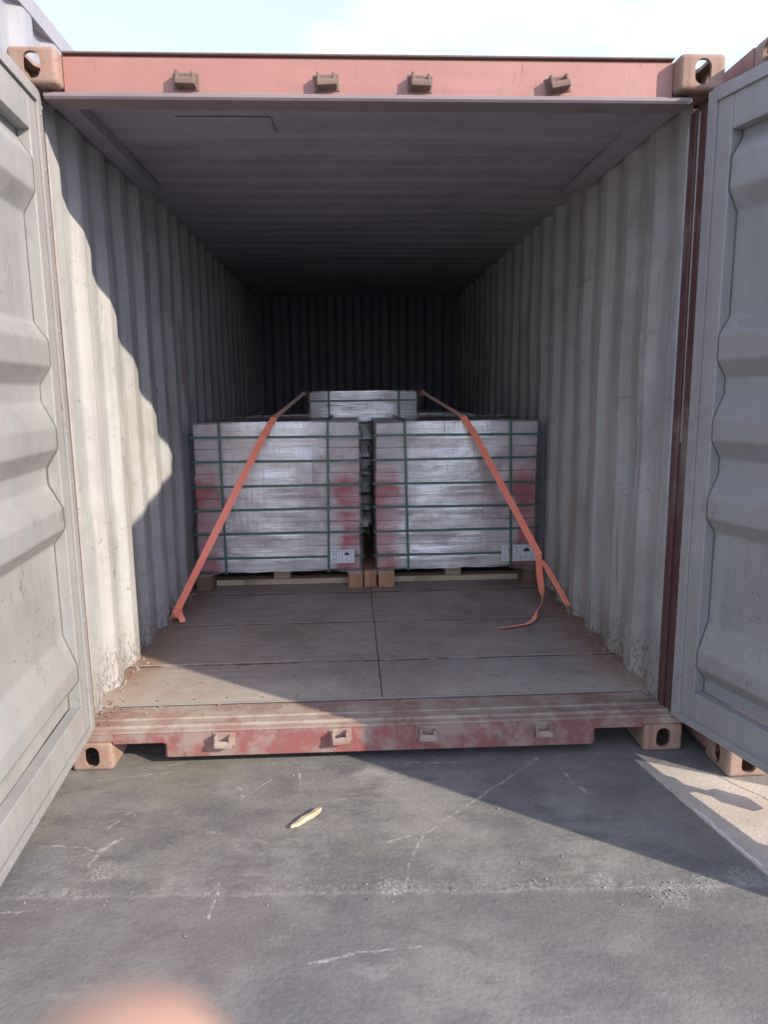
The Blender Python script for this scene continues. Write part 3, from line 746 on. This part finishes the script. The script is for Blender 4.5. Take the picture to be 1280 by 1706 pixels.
        fr(x0+.08*wd_, x0+.44*wd_, z0+.14*h_, z1-.10*h_); fr(x0+.54*wd_, x0+.90*wd_, z0+.14*h_, z1-.10*h_)
        # up arrows, umbrella
        for q in (.20, .30):
            box(bm, x0+q*wd_, x0+(q+.012)*wd_, yy-.0003, yy, z0+.34*h_, z0+.72*h_)
            v = [bm.verts.new(p) for p in ((x0+(q-.02)*wd_, yy-.0002, z0+.68*h_), (x0+(q+.032)*wd_, yy-.0002, z0+.68*h_), (x0+(q+.006)*wd_, yy-.0002, z0+.82*h_))]; bm.faces.new(v)
        box(bm, x0+.17*wd_, x0+.36*wd_, yy-.0003, yy, z0+.27*h_, z0+.30*h_)
        cxu, czu = x0+.72*wd_, z0+.58*h_
        v = [bm.verts.new((cxu+.10*wd_*math.cos(math.pi*k/10), yy-.0002, czu+.24*h_*math.sin(math.pi*k/10))) for k in range(11)]; bm.faces.new(v)
        box(bm, cxu-.006*wd_, cxu+.006*wd_, yy-.0003, yy, z0+.26*h_, czu); box(bm, cxu-.05*wd_, cxu-.007*wd_, yy-.0003, yy, z0+.26*h_, z0+.29*h_)
        obj('printed_symbols', bm, 'ink', lab)
    return r
ZS = (1.175, 1.020, .862, .708, .550, .388)
pallet_load(-.583, 1.93, 1.100, 1.10, 1.272, 'wrapped carton load on a wooden pallet, left of the two front ones', 21, (-.268, -.095, .342, .432), (-.74, -.36, .88, 1.10), vs=(ZS, ((-.355, -.350), (.335, .318))))
pallet_load(.588, 1.93, 1.100, 1.10, 1.264, 'wrapped carton load, right of the two front ones, white label at its lower right', 35, (.885, 1.118, .330, .440), (.27, .72, .90, 1.08), vs=(ZS, ((-.345, -.325), (.343, .360))))
pallet_load(.004, 3.10, .905, 1.05, 1.462, 'narrower, taller silvery wrapped load standing in the middle behind the front pair', 48, stringers=False, vs=((1.385, 1.21, 1.07, .925, .78, .635, .49, .35), ((-.275, -.275), (.285, .285))))
pallet_load(-.60, 4.25, 1.08, 1.08, 1.245, 'wrapped pallet load in the dark rear left corner, mostly hidden behind the front left load', 52, stringers=False, vs=(ZS, ((-.34, -.34), (.33, .33))))
pallet_load(.60, 4.25, 1.08, 1.08, 1.250, 'wrapped pallet load in the dark rear right corner, mostly hidden behind the front right load', 66, stringers=False, vs=(ZS, ((-.34, -.34), (.33, .33))))
# loose spacer timber between the front pallets
bm = nb(); box(bm, -.042, .042, 0, .9, 0, .112)
bmesh.ops.translate(bm, verts=bm.verts[:], vec=(0.009, 1.955, ZF+.001))
tag(obj('spacer_timber', bm, 'wood_end', bevel=.005), 'square timber block wedged on the floor between the two front pallets', 'timber')

# ------------------------------------------------------------------ lashing straps
def ribbon(bm, pts, wd, wdirs, th=.0016, closed=False):
    """flat webbing through pts; wdirs = width direction at each point"""
    A = []
    for p, d in zip(pts, wdirs):
        p, d = Vector(p), Vector(d).normalized()*wd/2
        A.append((p-d, p+d))
    F = []
    for i in range(len(A)):
        a = Vector(pts[max(0, i-1)]); b = Vector(pts[min(len(A)-1, i+1)]); t = (b-a).normalized()
        nn = t.cross((A[i][1]-A[i][0]).normalized()).normalized()*th
        F.append([bm.verts.new(A[i][0]-nn), bm.verts.new(A[i][1]-nn), bm.verts.new(A[i][1]+nn), bm.verts.new(A[i][0]+nn)])
    for a, b in zip(F[:-1], F[1:]):
        for k in range(4): bm.faces.new((a[k], a[(k+1) % 4], b[(k+1) % 4], b[k]))
    bm.faces.new(F[0]); bm.faces.new(F[-1][::-1])
def lerp(a, b, n_, tw=0, nzz=0):
    return [Vector(a).lerp(Vector(b), i/n_) for i in range(n_)]
def curve(pts, n_=8):
    P = [Vector(p) for p in pts]; P = [P[0]*2-P[1]]+P+[P[-1]*2-P[-2]]; o = []
    for i in range(1, len(P)-2):
        for k in range(n_):
            t = k/n_; a, b, c, d = P[i-1:i+3]
            o.append(.5*((2*b)+(c-a)*t+(2*a-5*b+4*c-d)*t*t+(3*b-a-3*c+d)*t**3))
    o.append(P[-2]); return o
# left strap: ring -> edge of front load -> corner of middle load -> round its back
l = empty('lashing_strap', (-1.14, 1.32, ZF), 'orange webbing strap knotted to the left wall, running up over the left front pallet', 'lashing strap', 'orange lashing straps')
def lbuild(name, pts, wd, wds, parent, mat='orange'):
    bm = nb(); ribbon(bm, pts, wd, wds)
    for v in bm.verts: v.co -= parent.location
    o = obj(name, bm, mat, parent); return o
e1 = Vector((-.600, 1.905, 1.292)); k0 = Vector((-1.118, 1.352, .235)); cor = Vector((-.462, 3.075, 1.452))
p = lerp(k0, e1, 10)+lerp(e1+Vector((.012, .035, .006)), cor, 8)+[cor, cor+Vector((-.004, .03, -.006)), Vector((-.470, 3.5, 1.418)), Vector((-.466, 4.15, 1.37))]
wds = [Vector((.92, -.25, -.28)) if i < 3 else Vector((.80, .10, -.38)) for i in range(11)]
wds[10] = Vector((.9, .25, -.25))
wds += [Vector((.9, -.42, .0))]*8+[Vector((.3, .0, -1)), Vector((0, .0, -1)), Vector((0, 0, -1)), Vector((0, 0, -1))]
wds = wds[:len(p)]
lbuild('webbing', p, .042, wds, l)
# knot
bm = nb()
def loopr(c, ax, rad, w_, seg_=14, ell=1.0):
    c = Vector(c); ax = Vector(ax).normalized(); u = ax.orthogonal().normalized(); v = ax.cross(u)
    pts = [c+(u*math.cos(2*math.pi*k/seg_)*rad*ell+v*math.sin(2*math.pi*k/seg_)*rad) for k in range(seg_+1)]
    ribbon(bm, pts, w_, [ax]*(seg_+1), .002)
loopr((-1.120, 1.487, .222), (.35, .15, .9), .019, .034, ell=1.2)
loopr((-1.108, 1.478, .208), (.9, -.2, .35), .022, .030, ell=1.1)
loopr((-1.128, 1.480, .205), (-.2, .9, .6), .017, .026)
ribbon(bm, curve([(-1.120, 1.49, .225), (-1.105, 1.468, .215), (-1.085, 1.45, .192), (-1.078, 1.445, .170)]), .034, [Vector((.9, .3, .1))]*25, .002)
ribbon(bm, curve([(-1.130, 1.485, .215), (-1.146, 1.474, .200), (-1.150, 1.466, .180)]), .028, [Vector((.3, .9, .2))]*17, .002)
for v in bm.verts: v.co += Vector((-.004, -.140, 0))
for v in bm.verts: v.co -= l.location
obj('knot', bm, 'orange', l, smooth=False)
# right strap
r = empty('lashing_strap', (1.14, 1.30, ZF), 'orange strap over the right front pallet with buckle and loose tail on the floor', 'lashing strap', 'orange lashing straps')
e2 = Vector((.634, 1.905, 1.284)); bk = Vector((1.010, 1.455, .480)); rg = Vector((1.142, 1.30, .205)); cor = Vector((.474, 3.075, 1.448))
p = lerp(bk, e2, 9)+lerp(e2+Vector((-.012, .035, .006)), cor, 8)+[cor, cor+Vector((.004, .03, -.006)), Vector((.478, 3.5, 1.414)), Vector((.474, 4.15, 1.37))]
wds = [Vector((.86, .12, .30))]*9+[Vector((.9, -.25, .25))]+[Vector((.9, .42, .0))]*7+[Vector((.3, -.0, 1)), Vector((0, 0, 1)), Vector((0, 0, 1)), Vector((0, 0, 1))]
lbuild('webbing', p, .042, wds[:len(p)], r)
p = lerp(rg, bk+Vector((.012, -.010, -.030)), 6)+[bk+Vector((.012, -.010, -.030))]
lbuild('webbing', p, .016, [Vector((.8, .3, .3))]*7, r)
p2 = [q+Vector((.016, .006, .004)) for q in p]
p2[-1] = p[-1]+Vector((.004, 0, 0)); lbuild('webbing', p2, .012, [Vector((.8, .3, .3))]*7, r)
bm = nb()
q = [bk+Vector((.010, -.010, -.022)), bk+Vector((.034, -.006, -.036)), bk+Vector((.046, -.010, -.070)), bk+Vector((.022, -.014, -.058))]
for a, b in zip(q, q[1:]+q[:1]): tube(bm, a, b, .004, 8)
tube(bm, q[0]+Vector((.028, 0, .016)), q[2]+Vector((.004, 0, .01)), .0035, 8)
for v in bm.verts: v.co -= r.location
obj('buckle', bm, 'steel', r)
bm = nb(); tube(bm, rg+Vector((-.006, 0, .006)), rg+Vector((.006, -.01, -.030)), .006, 8); tube(bm, rg+Vector((.006, -.01, -.030)), rg+Vector((-.004, .01, -.033)), .005, 8)
for v in bm.verts: v.co -= r.location
obj('hook', bm, 'steel', r)
tail = curve([bk+Vector((-.004, -.008, .0)), bk+Vector((-.002, -.022, -.09)), bk+Vector((.012, -.03, -.20)), bk+Vector((.018, -.04, -.245)), (1.000, 1.37, .178), (.955, 1.285, .172), (.925, 1.205, .171), (.868, 1.115, .169), (.790, 1.075, .168), (.690, 1.045, .168)], 7)
NT = len(tail); wds = []
for i in range(NT):
    t = i/(NT-1)
    a = math.radians(10) if t < .22 else math.radians(10+75*min(1, (t-.22)/.15))
    if t < .40: d = Vector((math.cos(a), math.sin(a), 0))
    else:
        tg = (tail[min(NT-1, i+1)]-tail[max(0, i-1)]); sd = Vector((-tg.y, tg.x, 0)).normalized()
        k = .75 if t < .68 else .25
        d = sd*(1-k)+Vector((.2, 0, 1))*k
    wds.append(d)
for i in range(NT):
    h = abs(wds[i].normalized().z)*.021
    tail[i].z = max(tail[i].z, ZF+.003+h)
wds = [sum((wds[max(0, min(NT-1, i+j))].normalized() for j in range(-3, 4)), Vector()).normalized() for i in range(NT)]
lbuild('strap_tail', tail, .040, wds, r)

# ------------------------------------------------------------------ the photographer's hand at the lens edge
def cpt(u, v, d):
    """point at distance d in front of the lens"""
    return Vector((px, py_, pz)) + (_f + _R*((u-640)/fpx) - _U*((v-853)/fpx))*d
skin = NB('skin')
skin.col(skin.mix(skin.noise(60, 3), (.38, .235, .16), (.43, .27, .19))); skin.rough(.5)
skin.b.inputs['Subsurface Weight'].default_value = .25; skin.b.inputs['Subsurface Radius'].default_value = (.006, .002, .001); skin.b.inputs['Subsurface Scale'].default_value = 1.0
M['skin'] = skin.m
T0 = cpt(212, 1655, .046)
palm = T0 - _U*.075 - _f*.050 - _R*.030
def P3(r, u, f): return palm + _R*r + _U*u + _f*f
verts, edges, rad = [], [], []
def chain(start, pts, rs):
    i0 = start
    for p_, q in zip(pts, rs):
        verts.append(p_); rad.append(q); edges.append((i0, len(verts)-1)); i0 = len(verts)-1
verts.append(palm); rad.append(.021)
chain(0, [P3(-.02, -.035, -.02), P3(-.04, -.085, -.04), P3(-.07, -.19, -.07)], [.026, .025, .030])          # wrist and forearm
chain(0, [P3(.018, .018, .008), palm.lerp(T0, .55)+_f*.006, T0-_U*.012, T0], [.013, .0092, .0088, .0086])  # index finger with its tip by the lens
chain(0, [P3(.000, .022, .004), P3(-.004, .040, .026), P3(-.006, .028, .040), P3(-.006, .012, .040)], [.013, .0090, .0082, .0070])
chain(0, [P3(-.018, .018, .002), P3(-.024, .032, .024), P3(-.026, .018, .036), P3(-.026, .003, .035)], [.012, .0085, .0078, .0066])
chain(0, [P3(-.034, .008, .000), P3(-.042, .018, .018), P3(-.044, .006, .027), P3(-.043, -.006, .026)], [.011, .0074, .0068, .0058])
chain(0, [P3(.024, -.018, -.004), P3(.044, -.004, -.008), P3(.056, .018, -.008), P3(.058, .030, -.006)], [.014, .0110, .0098, .0078])
me = bpy.data.meshes.new('person_hand'); me.from_pydata([v_-palm for v_ in verts], edges, []); me.materials.append(M['skin'])
ho = bpy.data.objects.new('person_hand', me); C.objects.link(ho); ho.location = palm
sk = ho.modifiers.new('skin', 'SKIN'); sk.use_smooth_shade = True
for i, rd in enumerate(rad):
    me.skin_vertices[0].data[i].radius = (rd, rd); me.skin_vertices[0].data[i].use_root = (i == 0)
sb = ho.modifiers.new('sub', 'SUBSURF'); sb.levels = sb.render_levels = 2
tag(ho, 'out of focus orange-pink fingertip blurred at the lower left edge in front of the ground', 'hand')

# ------------------------------------------------------------------ small things on the ground
bm = nb()
a, b = Vector((-.331, -.424, .010)), Vector((-.232, -.325, .011)); d = (b-a); n1 = Vector((-d.y, d.x, 0)).normalized()
sec = [(-.02, .0015, .003), (.05, .007, .006), (.16, .010, .008), (.40, .0125, .010), (.62, .011, .012), (.86, .0125, .009), (.97, .008, .006), (1.03, .002, .002)]
sk_ = (0, .002, -.002, .001, -.0015, .002, .004, .006)
rings = []
for (t, wv_, hv), so_ in zip(sec, sk_):
    c0 = a+(b-a)*t+n1*so_; rings.append([bm.verts.new(c0+n1*s*wv_+Vector((0, 0, (h_*hv*.9+.0)))) for s, h_ in ((-1, -.6), (1, -.8), (.8, .7), (-.7, 1.))])
for A_, B_ in zip(rings[:-1], rings[1:]):
    for k in range(4): bm.faces.new((A_[k], A_[(k+1) % 4], B_[(k+1) % 4], B_[k]))
bm.faces.new(rings[0]); bm.faces.new(rings[-1][::-1])
tag(obj('wood_splinter', bm, 'stick', bevel=.001), 'short pale splinter of wood lying on the dark ground before the sill', 'wood scrap')
# gravel crumbs from the broken joint
bm = nb(); rr = random.Random(9)
for k in range(190):
    m_ = rr.random()
    if m_ < .45: x, y = rr.gauss(.82, .10), rr.gauss(-.79, .035)
    elif m_ < .6: x, y = rr.gauss(-.02, .06), rr.gauss(-.73, .02)
    elif m_ < .8: x, y = rr.uniform(-1.1, 1.4), rr.gauss(-.73, .02)
    else: x, y = rr.uniform(-1.1, 1.1), rr.uniform(-1.2, -.02)
    s = .0012+.0030*rr.random()**3 + (.002 if m_ > .97 else 0)
    mt = Matrix.Translation((x, y, s*.5)) @ Matrix.Rotation(rr.random()*6, 4, Vector((rr.random(), rr.random(), rr.random())).normalized()) @ Matrix.Diagonal((1.5, 1, .55, 1))
    bmesh.ops.create_icosphere(bm, subdivisions=1, radius=s, matrix=mt)
M['crumb'] = simple('concrete_crumb', (.25, .24, .23), .9)
tag(obj('gravel', bm, 'crumb'), 'loose concrete crumbs along the broken slab joint', 'gravel', kind='stuff')
